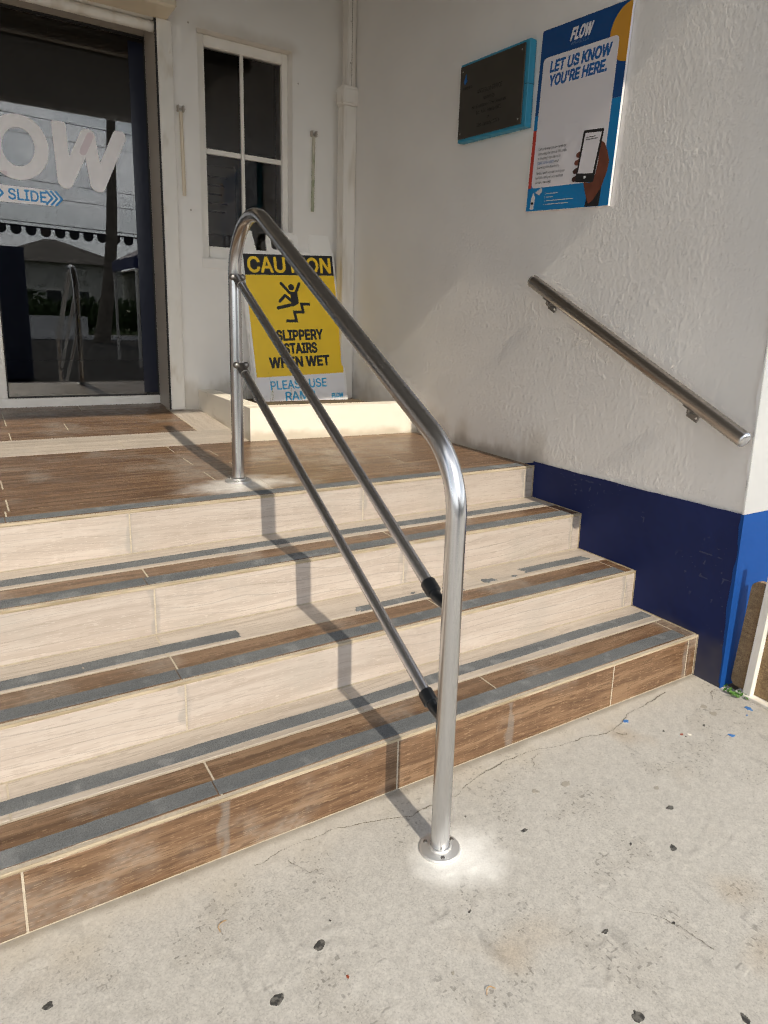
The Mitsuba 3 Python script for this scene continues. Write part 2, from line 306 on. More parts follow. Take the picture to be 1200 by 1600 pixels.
CR = [(-1.91, -.075), (-1.84, -.06), (-1.68, -.06), (-1.59, -.08), (-1.52, -.10), (-1.47, -.12), (-1.42, -.11), (-1.31, -.11), (-1.22, -.08), (-1.15, -.07), (-1.06, -.06), (-.95, -.06), (-.86, -.09), (-.74, -.11), (-.62, -.13), (-.48, -.08), (-.33, -.06), (-.23, -.04)]
part(g, 'crack', ribbon(CR, .0014, seed=1), 'crack')
part(g, 'crack', ribbon([(-.62, -.13), (-.60, -.155), (-.585, -.15)], .0014, seed=2), 'crack')
part(g, 'crack', ribbon([(-.12, -.16), (-.09, -.14), (-.05, -.125), (-.03, -.135)], .002, seed=3), 'crack')
part(g, 'crack', ribbon([(-1.0, -.13), (-.98, -.09), (-.93, -.075)], .0012, seed=4), 'crack')
part(g, 'crack', ribbon([(-1.1, -.84), (-1.14, -.72), (-1.2, -.66), (-1.22, -.6)], .0007, seed=5), 'crack')
part(g, 'crack', ribbon([(-1.83, -.10), (-1.8, -.16), (-1.77, -.165)], .0008, seed=9), 'crack')
def blob(x, y, r, ex=1., ang=0., z=.003, seed=0, rough=.25):
    rg = np.random.default_rng(seed); n = 22; a = np.arange(n) * 2 * np.pi / n
    rad = r * (1 + rough * (np.convolve(np.tile(rg.normal(0, 1, n), 3), [.25, .5, .25], 'same')[n:2 * n]))
    px, py = rad * np.cos(a) * ex, rad * np.sin(a); c, s = math.cos(ang), math.sin(ang)
    top = np.c_[x + .8 * (c * px - s * py), y + .8 * (s * px + c * py), np.full(n, z)]; bot = np.c_[x + c * px - s * py, y + s * px + c * py, np.full(n, -.001)]
    V = np.vstack([top, bot, [[x, y, z]]]); F = []
    for i in range(n):
        j = (i + 1) % n; F += [[2 * n, i, j], [i, n + i, j], [j, n + i, n + j]]
    return trimesh.Trimesh(V, F, process=False)
for i, (x, y, r, ex, an, m) in enumerate([(-1.87, -.37, .012, 1.5, .9, 'gum'), (-2.0, -.44, .013, 1.3, .3, 'gum'), (-1.82, -.32, .003, 1, 0, 'gum'), (-.78, -.48, .0105, 1.15, .2, 'gum'), (-.91, -.59, .0105, 1.2, .5, 'gum'),
        (-1.22, -.33, .0065, 1.8, 0, 'gum'), (-1.38, -.86, .0115, 1.25, 1.2, 'gum'), (-1.19, -.98, .009, 1.6, 1.2, 'gum'), (-.97, -.24, .013, 1.4, .4, 'gum_pale'), (-1.08, -.22, .010, 1.3, 2, 'gum_pale'), (-.64, -.02, .004, 1, 0, 'gum'),
        (-.74, -.40, .008, 1.3, 0, 'gum_pale'), (-.19, -.18, .012, 1.3, .2, 'gum_pale'), (-.2, -.23, .013, 1.2, .6, 'gum_pale'), (-1.65, -.58, .004, 1.4, 1, 'gum_pale'), (-2.4, -.21, .008, 1.5, .3, 'gum'), (-1.33, -.20, .003, 1.2, 1, 'gum'), (-.42, -.27, .0035, 1, 0, 'gum'),
        (-.46, -.21, .004, 1, 0, 'gum'), (-.30, -.26, .005, 1.3, 0, 'gum'), (-1.12, -.75, .004, 1.5, 0, 'gum'), (-1.28, -.68, .005, 2, 0, 'gum'), (-1.0, -.52, .003, 2, .4, 'gum'), (-1.52, -.47, .003, 2, .4, 'gum')]):
    part(g, 'gum_spot', blob(x, y, r, ex, an, .0013, i), m)
for i, (x, y, r, m) in enumerate([(-.53, -.10, .010, 'blue_chip'), (-.05, -.275, .011, 'blue_chip'), (-.27, -.35, .008, 'blue_chip'), (-.10, -.30, .003, 'blue_chip'), (-.40, -.27, .005, 'white_chip'), (-.42, -.255, .004, 'red_chip'), (-1.85, -.47, .003, 'red_chip')]):
    part(g, 'paint_fleck', blob(x, y, r, 1.4, i * 1.3, .002, 50 + i, .4), m)
for i, (x, y, a, l) in enumerate([(-1.62, -.66, .4, .024), (-2.05, -.22, 1.2, .03)]):
    pts = np.array([[x + math.cos(a + .5 * math.sin(5 * t)) * l * t, y + math.sin(a + .5 * math.sin(4 * t)) * l * t, .003 + .003 * math.sin(3 * t)] for t in np.linspace(0, 1, 9)])
    single('twig', ['short curled straw lying on the concrete in front of the rail', 'thin rust coloured curl of straw near the left end of the bottom riser'][i], 'twig', tube(pts, .0009, 6), 'twig')
rd = single('road', 'dark asphalt road across the forecourt', None, bx(-120, 120, -26, -5.2, -.4, -.03), 'asphalt', kind='structure')
single('verge', 'grass verge and gardens behind the low wall', None, bx(-120, 120, -140, -26, -.5, .06), 'grass_ground', kind='structure')
single('side_ground', 'asphalt beside the building', None, bx(12, 120, -5.2, 40, -.4, -.02), 'asphalt', kind='structure')
single('side_yard', 'asphalt yard beyond the forecourt', None, bx(-120, -14, -5.2, 40, -.4, -.02), 'asphalt', kind='structure')

# ------------------------------------------------------------------ steps
st = thing('entrance_steps', 'four wood look tiled steps with grey grip strips', 'steps')
core = []
for i in range(4): core.append(bx(XL, -.001, YR[i] + .0004, YR[3] + .2, ZR[i] - (.0 if i else .02), ZR[i + 1] - .0012))
part(st, 'core', cat(core), 'grout')
tid = [0]
def tile(parent, name, x0, x1, y0, y1, z0, z1, m, along='x', slope=0., c=.0012):
    me = cham(x0, x1, y0, y1, z0, z1, c); v = me.vertices.copy(); tid[0] += 1; o = 10 * tid[0] + 5
    if along == 'x': u, w = v[:, 0] - (x0 + x1) / 2, v[:, 1] + v[:, 2] + tid[0] * .713
    elif along == 'z': u, w = v[:, 2], v[:, 0] + tid[0] * .713
    else: u, w = v[:, 1] - (y0 + y1) / 2, v[:, 0] + v[:, 2] + tid[0] * .713
    if slope: v[:, 2] += np.maximum(0, v[:, 1] - 2.15) * SL; me = trimesh.Trimesh(v, me.faces, process=False)
    return part(parent, name, me, m, uv=np.c_[u + o, w])
G = .004
def row(parent, name, joints, y0, y1, z0, z1, m, along='x', gx=.0026, slope=0.):
    for a, b in zip(joints[:-1], joints[1:]): tile(parent, name, a + gx, b - gx, y0, y1, z0, z1, m, along, slope)
JA = [XL, -4.86, -3.90, -2.93, -1.966, -1.002, -.062, -.010]
JB = [XL, -4.36, -3.40, -2.42, -1.44, -.501, -.062, -.010]
JC = [XL, -4.60, -3.64, -2.68, -1.72, -.75, -.010]
JT = {0: [XL, -4.35, -3.39, -2.429, -1.46, -.494, -.010], 1: [XL, -4.85, -3.9, -2.93, -1.97, -.70, -.010], 2: [XL, -4.3, -3.3, -2.4, -1.46, -.5, -.010]}
for i in range(4):
    y, zb, zt = YR[i], ZR[i], ZR[i + 1]
    rm = 'wood_brown' if i == 0 else 'wood_beige'
    row(st, 'riser_tile', JB if i == 0 else JA, y - .001, y + .012, zb + .003, zt - .0125, rm)
    part(st, 'edge_trim', cham(XL, -.004, y - .0035, y + .012, zt - .0105, zt - .0015, .0015), 'edge_trim')
    if i < 3:
        row(st, 'tread_tile', JA, y + .0125, y + .170, zt - .012, zt, 'wood_brown')
        row(st, 'tread_tile', JT[i], y + .179, YR[i + 1] - .005, zt - .012, zt, 'wood_pale')
# light skirting trim where the steps meet the side wall
for i in range(4):
    y, zb, zt = YR[i], ZR[i], ZR[i + 1]; y1 = YR[i + 1] if i < 3 else 1.05
    part(st, 'wall_trim', cat(cham(-.009, -.0005, y - .006, y + .006, zb + .002, zt + .002, .001), cham(-.0085, -.0003, y + .0065, y1 - .0065, zt - .004, zt + .0035, .001)), 'edge_trim')
def strip(x0, x1, y0, y1, z, skew=0., rag=0., seed=0):
    r = np.random.default_rng(seed); n = max(3, int((x1 - x0) / .05)); X = np.linspace(x0, x1, n); wob = .0025 * np.array([math.sin(3.1 * x + seed) + .6 * math.sin(9.7 * x + 2 * seed) for x in X]) + skew * (X - x0) / 2.5
    a = np.c_[X, y0 + wob]; b = np.c_[X, y1 + wob + r.normal(0, .0006, n)][::-1]
    if rag:
        e = np.array([[x1 + rag * r.normal(0, .3), y0 + (y1 - y0) * t + wob[-1]] for t in (.2, .4, .6, .8)]); f = np.array([[x0 + rag * r.normal(0, .3), y1 - (y1 - y0) * t + wob[0]] for t in (.2, .4, .6, .8)])
        a = np.vstack([a, e]); b = np.vstack([b, f])
    P = Polygon(np.vstack([a, b])).buffer(0)
    m = extr(P, .0016); m.apply_translation((0, 0, z + .0004)); return m
gs = lambda x0, x1, y0, y1, z, **k: part(st, 'grip_strip', strip(x0, x1, y0, y1, z, **k), 'grip_tape')
z = ZR[1]; gs(-4.9, -1.975, .016, .074, z, seed=1); gs(-1.972, -.066, .015, .076, z, seed=2); gs(-4.9, -.026, .186, .240, z, skew=.015, seed=3)
z, y = ZR[2], YR[1]; gs(-4.9, -1.975, y + .018, y + .077, z, seed=4); gs(-1.972, -.064, y + .017, y + .078, z, seed=5)
gs(-4.9, -2.208, y + .192, y + .248, z, seed=6); gs(-2.205, -1.73, y + .195, y + .25, z, seed=7, rag=.02); gs(-1.285, -.985, y + .19, y + .232, z, seed=8, rag=.03); gs(-.47, -.075, y + .203, y + .253, z, seed=9, rag=.03)
for cx, cy, r_ in ((-.665, y + .215, .02), (-.84, y + .19, .018), (-1.275, y + .21, .016), (-.535, y + .20, .008), (-1.02, y + .245, .006)):
    b = blob(0, 0, r_, 1.5, .2, .0016, int(-cx * 100), .5); b.apply_translation((cx, cy, z + .0012)); part(st, 'grip_strip', b, 'grip_tape', label='torn scrap of grey grip tape left on the second tread')
z, y = ZR[3], YR[2]; gs(-4.9, -1.985, y + .015, y + .080, z, seed=10); gs(-1.982, -.06, y + .014, y + .078, z, seed=11); gs(-4.9, -.055, y + .205, y + .262, z, seed=12)

# ------------------------------------------------------------------ landing
ld = thing('landing', 'tiled entrance landing in brown and pale wood look planks', None, kind='structure')
cv = np.array([[XL, YR[3] + .21], [0, YR[3] + .21], [0, YD + 2.5], [XL, YD + 2.5]])
def slab(x0, x1, ys, top):
    V, F = [], []
    for yy in ys: V += [[x0, yy, top(yy)], [x1, yy, top(yy)], [x0, yy, top(yy) - .3], [x1, yy, top(yy) - .3]]
    for i in range(len(ys) - 1):
        a, b = 4 * i, 4 * i + 4
        F += [[a, a + 1, b + 1], [a, b + 1, b], [a + 2, b + 2, b + 3], [a + 2, b + 3, a + 3], [a, b, b + 2], [a, b + 2, a + 2], [a + 1, a + 3, b + 3], [a + 1, b + 3, b + 1]]
    V = np.array(V); F += [[0, 2, 3], [0, 3, 1]]; e = 4 * (len(ys) - 1); F += [[e, e + 1, e + 3], [e, e + 3, e + 2]]
    return trimesh.Trimesh(V, F)
part(ld, 'base', slab(XL, -.001, [YR[3] + .201, 2.15, YD + .3], lambda q: zl(q) - .0014), 'grout')
ROWS = [1.0375, 1.20, 1.375, 1.55, 1.72, 1.89, 2.06, 2.215]
z0, z1 = .668, .68
def clipj(off, x0=XL, x1=-.010):
    j = [off + .963 * k for k in range(-6, 6)]; return [x0] + [q for q in j if x0 + .05 < q < x1 - .04] + [x1]
row(ld, 'floor_tile', clipj(-2.345), ROWS[0] + .012, ROWS[1] - .002, z0, z1, 'wood_brown')
for k in range(1, 7): row(ld, 'floor_tile', clipj(-1.37 if k % 2 else -1.545), ROWS[k] + .002, ROWS[k + 1] - .002, z0, z1, 'wood_brown', slope=1)
row(ld, 'floor_tile', clipj(-1.75, x1=-1.094), 2.217, 2.388, z0, z1, 'wood_pale', slope=1); row(ld, 'floor_tile', clipj(-1.395, x1=-1.094), 2.392, 2.553, z0, z1, 'wood_pale', slope=1)
for a, b, o in ((2.557, 2.738, -2.24), (2.742, 2.923, -1.95), (2.927, 3.108, -2.24), (3.112, 3.30, -2.24), (3.304, 3.49, -1.8)): row(ld, 'floor_tile', clipj(o, x1=-1.272 if a > 3.2 else -1.285), a, b, z0, z1, 'wood_brown', slope=1)
tile(ld, 'floor_tile', -1.279, -1.094, 2.557, 3.198, z0, z1, 'wood_pale', 'y', 1)
part(ld, 'grip_strip', strip(-4.9, -2.353, ROWS[0] + .016, ROWS[0] + .078, z1, seed=13), 'grip_tape'); part(ld, 'grip_strip', strip(-2.35, -.055, ROWS[0] + .015, ROWS[0] + .076, z1, seed=14), 'grip_tape')

# ------------------------------------------------------------------ side wall (right), with its painted dado
sw = thing('side_wall', 'rough white stucco wall with a navy band beside the steps', 'wall')
H = 4.6
def grid_wall(P0, ex, ez, nx, nz, amp, seed, off):   # gently uneven plaster face
    V = []; ex, ez = np.array(ex, float), np.array(ez, float); nrm = np.cross(ez, ex); nrm /= np.linalg.norm(nrm)
    U, W = np.meshgrid(np.linspace(0, 1, nx), np.linspace(0, 1, nz)); Pp = np.array(P0) + U[..., None] * ex + W[..., None] * ez
    h = (meshkit.fbm(Pp * 2.2, 3, seed) - .5) * amp; Pp = Pp + nrm * h[..., None] * (np.minimum(1, np.minimum(U, 1 - U) * 12))[..., None]
    idx = np.arange(nx * nz).reshape(nz, nx); a, b, c, d = idx[:-1, :-1].ravel(), idx[:-1, 1:].ravel(), idx[1:, 1:].ravel(), idx[1:, :-1].ravel()
    return trimesh.Trimesh(Pp.reshape(-1, 3), np.vstack([np.c_[a, b, c], np.c_[a, c, d]]), process=False)
YC = -.118
part(sw, 'stucco', cat(bx(.004, 9, YC + .004, YB + .3, -.3, H)), 'stucco_side')
def stucco_face():
    ys = np.arange(YB + .02, YC - .0085, -.0038); zs = np.arange(.64, 3.665, .0038); Yg, Zg = np.meshgrid(ys, zs); q = lambda fy, fz, sd: np.stack([Yg * fy, Zg * fz, np.full_like(Yg, .37 * sd)], -1)
    big = meshkit.fbm(q(2.2, 2.2, 1), 3, 5) - .5; warp = meshkit.noise(q(7, 7, 2), 2) * 3
    fine = meshkit.noise(q(135, 110, 3) + warp[..., None], 7); mid = meshkit.noise(q(62, 44, 4) + warp[..., None], 11)
    r1 = np.clip((meshkit.noise(q(112, 64, 5) + warp[..., None], 13) - .66) / .2, 0, 1); r2 = np.clip((meshkit.noise(q(90, 140, 6) - warp[..., None], 17) - .72) / .16, 0, 1)
    dens = .75 + .5 * meshkit.noise(q(3.1, 3.1, 7), 19)                     # some passes of the trowel left more grain than others
    h = .0035 * big + dens * (.0007 * fine + .0004 * mid + .0005 * r1 + .0005 * r2) - .0008
    nz, ny = Yg.shape; i = np.arange(nz * ny).reshape(nz, ny); a, b, c, d = i[:-1, :-1].ravel(), i[:-1, 1:].ravel(), i[1:, 1:].ravel(), i[1:, :-1].ravel()
    return trimesh.Trimesh(np.stack([.0 - h, Yg, Zg], -1).reshape(-1, 3), np.vstack([np.c_[a, b, c], np.c_[a, c, d]]), process=False)
part(sw, 'plaster_face', stucco_face(), 'stucco_plain', smooth=True)
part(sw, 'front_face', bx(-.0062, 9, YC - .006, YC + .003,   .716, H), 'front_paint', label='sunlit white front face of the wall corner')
# painted dado: navy on the side face, royal blue on the front face with an uneven lap round the corner
prof = [(YC + .008, -.02), (.0, -.02)]
dy = np.linspace(1.03, YC - .004, 90); dz = np.interp(-dy, [-1.03, -.7, -.4, -.1, .122], [.700, .703, .706, .712, .7155]) + .006 * (meshkit.fbm(np.c_[dy * 11, dy * 0, dy * 0], 4, 2) - .5)
dado = Polygon([(YC - .004, -.02), (1.10, -.02), (1.10, .68), (1.043, .692), (1.036, .703)] + list(zip(dy, dz)))
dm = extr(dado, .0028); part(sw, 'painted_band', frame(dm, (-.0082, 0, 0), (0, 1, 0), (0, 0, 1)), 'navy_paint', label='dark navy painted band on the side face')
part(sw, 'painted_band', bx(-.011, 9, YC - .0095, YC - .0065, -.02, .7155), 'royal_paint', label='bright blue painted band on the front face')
zz = np.linspace(.02, .7155, 60); wv = .012 + .006 * (meshkit.fbm(np.c_[zz * 9, zz * 0, zz * 0], 3, 4) - .5) * 3
lap = Polygon(np.vstack([np.c_[np.full(60, YC - .0093), zz], np.c_[YC - .0093 + wv, zz][::-1]])); part(sw, 'paint_lap', frame(extr(lap, .0012), (-.0110, 0, 0), (0, 1, 0), (0, 0, 1)), 'royal_paint', label='ragged bright blue brush lap at the corner')
zz = np.linspace(.716, 3.6, 120); wv = .009 + .006 * (meshkit.fbm(np.c_[zz * 12, zz * 0, zz * 0], 3, 8) - .5) * 3
lap = Polygon(np.vstack([np.c_[np.full(120, YC - .0058), zz], np.c_[YC - .0058 + wv, zz][::-1]])); part(sw, 'paint_lap', frame(extr(lap, .0012), (-.0084, 0, 0), (0, 1, 0), (0, 0, 1)), 'house_white')

# ------------------------------------------------------------------ front wall with door and window openings
fw = thing('front_wall', 'white rendered wall holding the glass door and small window', 'wall')
shape = sbox(XL, .4, .003, H).difference(sbox(-4.3, .4, -1.272, 3.20)).difference(sbox(-1.03, 1.735, -.402, 3.085))
m = extr(shape, .30); part(fw, 'render', frame(m, (0, YB + .30, 0), (1, 0, 0), (0, 0, 1)), 'stucco_front')
part(fw, 'sill_block', cham(-1.04, -.395, YB - .008, YB + .01, 1.668, 1.732, .003), 'stucco_front')
part(fw, 'jamb_lining', bx(-1.2755, -1.2685, YB - .002, YD - .02, .70, 3.19), 'taupe', label='taupe metal lining of the door jamb')
# screw heads in the wall
for x, zz_ in ((-1.10, 2.02), (-1.08, 3.1), (-.36, 2.9), (-.31, 1.6)): part(fw, 'screw', lathe([(0, 0), (.006, 0), (.005, .003), (0, .004)], (x, YB, zz_), (0, -1, 0), 10), 'taupe')
# porch roof
pr = thing('porch_roof', 'flat white porch roof over the entrance', 'roof')
part(pr, 'soffit', bx(XL - 1.2, -.002, -1.11, YB + .3, 3.66, 3.86), 'soffit_white'); part(pr, 'fascia', bx(XL - 1.21, .6, -1.15, -1.111, 3.60, 3.90), 'house_white')
part(pr, 'beam', bx(XL, -.003, 1.3, 1.5, 3.50, 3.659), 'soffit_white')
ow = thing('outer_wall', 'plain white wall at the far left end of the porch', 'wall'); part(ow, 'render', bx(XL - .3, XL - .002, -.1, YB + .5, -.3, H), 'stucco_front')

# ------------------------------------------------------------------ room behind the glass
rm = thing('shop_interior', 'dim shop interior behind the tinted glass door', 'room')
part(rm, 'floor', bx(XL, 1.5, YB + .301, 8, .69, .742), 'room_floor'); part(rm, 'back_wall', bx(XL, 1.5, 8, 8.1, .7, 3.6), 'dark_room'); part(rm, 'ceiling', bx(XL, 1.5, YB + .302, 8, 3.45, 3.6), 'dark_room')
part(rm, 'left_wall', bx(XL - .1, XL, YB + .302, 8, .7, 3.6), 'dark_room'); part(rm, 'right_wall', bx(1.5, 1.6, YB + .302, 8, .7, 3.6), 'dark_room')
nb = thing('notice_board', 'framed paper notice standing inside behind the small window', 'notice board')
part(nb, 'sheet', bx(-.86, -.60, 3.80, 3.81, 1.95, 2.42), 'notice_paper'); part(nb, 'frame', cat(bx(-.885, -.861, 3.795, 3.815, 1.92, 2.45), bx(-.599, -.575, 3.795, 3.815, 1.92, 2.45)), 'film_navy')
for k in range(5): part(nb, 'print_line', bx(-.83, -.66 - .02 * (k % 3), 3.7975, 3.7995, 2.34 - .06 * k, 2.352 - .06 * k), 'film_line')

# ------------------------------------------------------------------ sliding glass door
sd = thing('sliding_door', 'white framed sliding glass door with reflective tint', 'door')
xr0, zb0, zt0 = -1.2745, .737, 3.19
part(sd, 'frame', cat(cham(-4.28, xr0, YD - .02, YD + .06, zb0 + .0, .812, .003)), 'frame_white', label='cream bottom rail of the glass door')
part(sd, 'frame', cham(-2.275, -2.192, YD - .022, YD + .06, .8125, zt0, .003), 'frame_white', label='white middle stile of the glass door')
part(sd, 'head', bx(-4.28, xr0, YD - .015, YD + .06, 3.06, zt0), 'taupe')
part(sd, 'glass', bx(-2.191, xr0, YD + .004, YD + .0045, .8125, 3.06) if 0 else trimesh.Trimesh([[-2.191, YD + .004, .8125], [xr0, YD + .004, .8125], [xr0, YD + .004, 3.06], [-2.191, YD + .004, 3.06]], [[0, 1, 2], [0, 2, 3]]), 'door_glass')
part(sd, 'glass', trimesh.Trimesh([[-4.2, YD + .004, .8125], [-2.276, YD + .004, .8125], [-2.276, YD + .004, 3.06], [-4.2, YD + .004, 3.06]], [[0, 1, 2], [0, 2, 3]]), 'door_glass')
part(sd, 'gasket', cat(bx(-2.191, xr0, YD - .004, YD + .003, .8125, .822), bx(-1.283, xr0, YD - .004, YD + .003, .8225, 3.06), bx(-2.1915, -2.184, YD - .004, YD + .003, .8225, 3.06), bx(-2.18, -1.284, YD - .004, YD + .003, 3.045, 3.06)), 'black_rubber')
def onglass(poly, d=.0012, k=0, m='film_white', name='lettering', label=None, mesh=None):
    me = mesh if mesh is not None else extr(poly, d)
    part(sd, name, frame(me, (0, YD - .0005 - .0012 * k, 0), (1, 0, 0), (0, 0, 1)), m, label=label)
part(sd, 'film_strip', bx(-1.372, -1.2835, YD + .0005, YD + .0032, .83, 3.02), 'film_navy', label='dark navy film strip along the glass edge')
# big ribbon lettering: O and W (F and L sit on the leaf to the left)
th = np.linspace(0, 2 * np.pi, 60, endpoint=False)
def skew_ell(cx, cz, rx, rz, sk=.06): return Polygon([(cx + rx * math.cos(t) + sk * rz * math.sin(t), cz + rz * math.sin(t)) for t in th])
O = skew_ell(-2.022, 2.303, .163, .184).difference(skew_ell(-2.020, 2.305, .085, .108))
onglass(O, label='white letter O of the shop name on the glass')
Wm = unary = shapely.union_all([LineString([(-1.796, 2.462), (-1.782, 2.150)]).buffer(.040), LineString([(-1.775, 2.140), (-1.640, 2.425)]).buffer(.040), LineString([(-1.632, 2.425), (-1.598, 2.150)]).buffer(.040), LineString([(-1.588, 2.142), (-1.452, 2.450)]).buffer(.040)]).difference(sbox(-1.9, 2.484, -1.3, 2.6))
onglass(Wm, label='white ribbon letter W of the shop name on the glass')
onglass(LineString([(-1.668, 2.33), (-1.62, 2.43)]).buffer(.02).intersection(Wm), k=1, m='film_shade', name='ribbon_fold'); onglass(sbox(-2.2, 2.11, -2.09, 2.16).intersection(O), k=1, m='film_shade', name='ribbon_fold')
onglass(shapely.union_all([LineString([(-2.46, 2.46), (-2.46, 2.15), (-2.30, 2.15)]).buffer(.04)]), label='white letter L of the shop name'); onglass(shapely.union_all([LineString([(-2.80, 2.13), (-2.80, 2.45), (-2.62, 2.45)]).buffer(.04), LineString([(-2.80, 2.30), (-2.66, 2.30)]).buffer(.04)]), label='white letter F of the shop name')
onglass(Polygon([(-2.19, 1.985), (-1.85, 1.990), (-1.795, 2.037), (-1.85, 2.082), (-2.19, 2.082)]), name='slide_label', label='white arrow label with blue chevrons reading SLIDE')
onglass(None, mesh=text('SLIDE', -2.098, 2.006, .060, width=.208, bold=True, depth=.0008), k=1, m='film_blue', name='slide_text')
for x in (-2.135, -1.872, -1.845, -1.818): onglass(LineString([(x - .022, 2.078), (x + .014, 2.036), (x - .022, 1.994)]).buffer(.0055, cap_style=2), .0008, 1, 'film_blue', name='chevron')

# ------------------------------------------------------------------ roller shutter
rs = thing('roller_shutter', 'raised white roller shutter with cream box above the door', 'roller shutter')
part(rs, 'box', cham(-4.5, -1.205, YB - .23, YB - .002, 3.075, 3.45, .012), 'shutter_cream', label='cream housing box of the roller shutter')
for k in range(3): part(rs, 'slat', tube(np.array([[-4.25, YB + .035, 3.04 + .062 * k], [-1.281, YB + .035, 3.04 + .062 * k]]), .0305, 14), 'white_metal', smooth=30)
part(rs, 'guide_rail', cham(-1.2755, -1.1865, YB - .032, YB - .0025, .747, 3.074, .004), 'white_metal', label='white guide rail at the right of the door')
part(rs, 'rubber_seal', bx(-1.2835, -1.276, YB - .028, YB - .008, .75, 3.07), 'black_rubber')
for k in range(6): part(rs, 'bolt', lathe([(0, 0), (.007, 0), (.006, .004), (0, .005)], (-1.205, YB - .032, .80 + .42 * k), (0, -1, 0), 10), 'pipe_white')

# ------------------------------------------------------------------ window
wi = thing('window', 'narrow white four pane window left of the downpipe', 'window')
wx0, wx1, wz0, wz1, wy = -1.027, -.405, 1.738, 3.082, YB + .07
part(wi, 'frame', cat(cham(wx0, -.967, wy, wy + .06, wz0, wz1, .004), cham(-.447, wx1, wy, wy + .06, wz0, wz1, .004), cham(-.9665, -.4475, wy + .001, wy + .06, 3.018, wz1, .004)), 'frame_white')
part(wi, 'frame', cham(-.9665, -.4475, wy - .012, wy + .06, wz0, 1.815, .004), 'frame_white', label='bottom rail of the window frame')
part(wi, 'drain_slot', bx(-.815, -.795, wy - .0135, wy - .011, 1.762, 1.768), 'black_rubber')
part(wi, 'mullion', cham(-.728, -.706, wy + .018, wy + .045, 1.8155, 3.0175, .003), 'frame_white'); part(wi, 'glazing_bar', cham(-.9665, -.7305, wy + .02, wy + .043, 2.392, 2.424, .003), 'frame_white'); part(wi, 'glazing_bar', cham(-.7025, -.4475, wy + .02, wy + .043, 2.392, 2.424, .003), 'frame_white')
for x0, x1 in ((-.966, -.7305), (-.7025, -.448)):
    for za, zb_ in ((1.8155, 2.3915), (2.4245, 3.0175)):
        part(wi, 'pane', trimesh.Trimesh([[x0, wy + .03, za], [x1, wy + .03, za], [x1, wy + .03, zb_], [x0, wy + .03, zb_]], [[0, 1, 2], [0, 2, 3]]), 'window_glass')

# ------------------------------------------------------------------ downpipe
dp = thing('downpipe', 'square white downpipe with a collar in the wall corner', 'downpipe')
part(dp, 'pipe', cham(-.100, -.004, 3.03, 3.13, .80, 2.785, .006), 'pipe_white', label='wider lower length of the downpipe'); part(dp, 'pipe', cham(-.072, -.006, 3.045, 3.125, 2.90, 3.66, .006), 'pipe_white', label='narrower upper length of the downpipe')
part(dp, 'collar', cat(cham(-.112, .0, 3.018, 3.14, 2.80, 2.885, .004), cham(-.106, -.002, 3.024, 3.134, 2.786, 2.7995, .003), cham(-.108, -.001, 3.022, 3.136, 2.8855, 2.905, .003)), 'pipe_white')
part(dp, 'seam', bx(-.042, -.038, 3.0435, 3.0455, 2.91, 3.6), 'taupe')
for zz_ in (3.05, 3.3): part(dp, 'screw', lathe([(0, 0), (.005, 0), (.004, .003), (0, .004)], (-.05, 3.045, zz_), (0, -1, 0), 10), 'taupe')

# ------------------------------------------------------------------ wall rods either side of the window
for nm, x, lean, lab, m in (('a', -1.146, .006, 'cream storm shutter rod on the wall left of the window', 'shutter_cream'), ('b', -.252, -.008, 'green stained storm shutter rod on the wall right of the window', 'rod_green')):
    if m == 'rod_green': mat('rod_green', mikit.proc(lambda p, n, uv: mix((.30, .34, .22), (.60, .56, .46), smoothstep(.3, .7, fbm(p.x * 30, p.y * 30, p.z * 14)))), .6)
    k = thing('storm_rod', lab, 'rod')
    part(k, 'rod', tube([[x, YB - .014, 2.585], [x + lean, YB - .014, 2.10]], .011, 12), m, smooth=40)
    part(k, 'bracket', cat(cham(x - .022, x - .012, YB - .03, YB - .001, 2.585, 2.622, .002), cham(x + .010, x + .020, YB - .03, YB - .001, 2.585, 2.622, .002)), 'taupe'); part(k, 'pin', tube([[x - .026, YB - .02, 2.602], [x + .026, YB - .02, 2.602]], .004, 8), 'taupe', smooth=30)

# ------------------------------------------------------------------ planter
pl = thing('planter', 'low cream painted masonry planter below the window', 'planter')
def prism(poly, z0, z1):
    m = extr(poly, z1 - z0); m.apply_translation((0, 0, z0)); return m
part(pl, 'kerb', cat(prism(Polygon([(-1.09, 2.20), (-.001, 2.148), (-.001, 2.255), (-1.09, 2.305)]), .674, .872)), 'cream_paint', label='sunlit front kerb of the planter')
part(pl, 'kerb', prism(Polygon([(-1.088, 2.3055), (-.985, 2.3015), (-.985, 3.199), (-1.088, 3.199)]), .674, .874), 'cream_paint', label='shaded left kerb of the planter')
part(pl, 'soil', prism(Polygon([(-.984, 2.302), (-.002, 2.256), (-.002, 3.199), (-.984, 3.199)]), .68, .80), 'soil')
gb = thing('planter_grass', 'few thin dry grass blades in the planter', 'grass', kind='stuff')
bl = []
for k in range(16):
    x, y = rng.uniform(-.97, -.55), rng.uniform(2.32, 3.1); h = rng.uniform(.12, .26); a = rng.uniform(0, 6.28); L = rng.uniform(.03, .12)
    if k < 3: x, y, h, a = [(-.90, 3.0, .2, 2.8), (-.86, 2.9, .26, 1.6), (-.62, 2.5, .16, 2.6)][k]
    t = np.linspace(0, 1, 8); bl.append(tube(np.c_[x + math.cos(a) * L * t ** 2, y + math.sin(a) * L * t ** 2, .79 + h * t - .04 * t ** 3], .0016 * (1 - .8 * t), 5))
scene[gb] = mikit.ply(cat(bl), 'grass_blade', smooth=30)

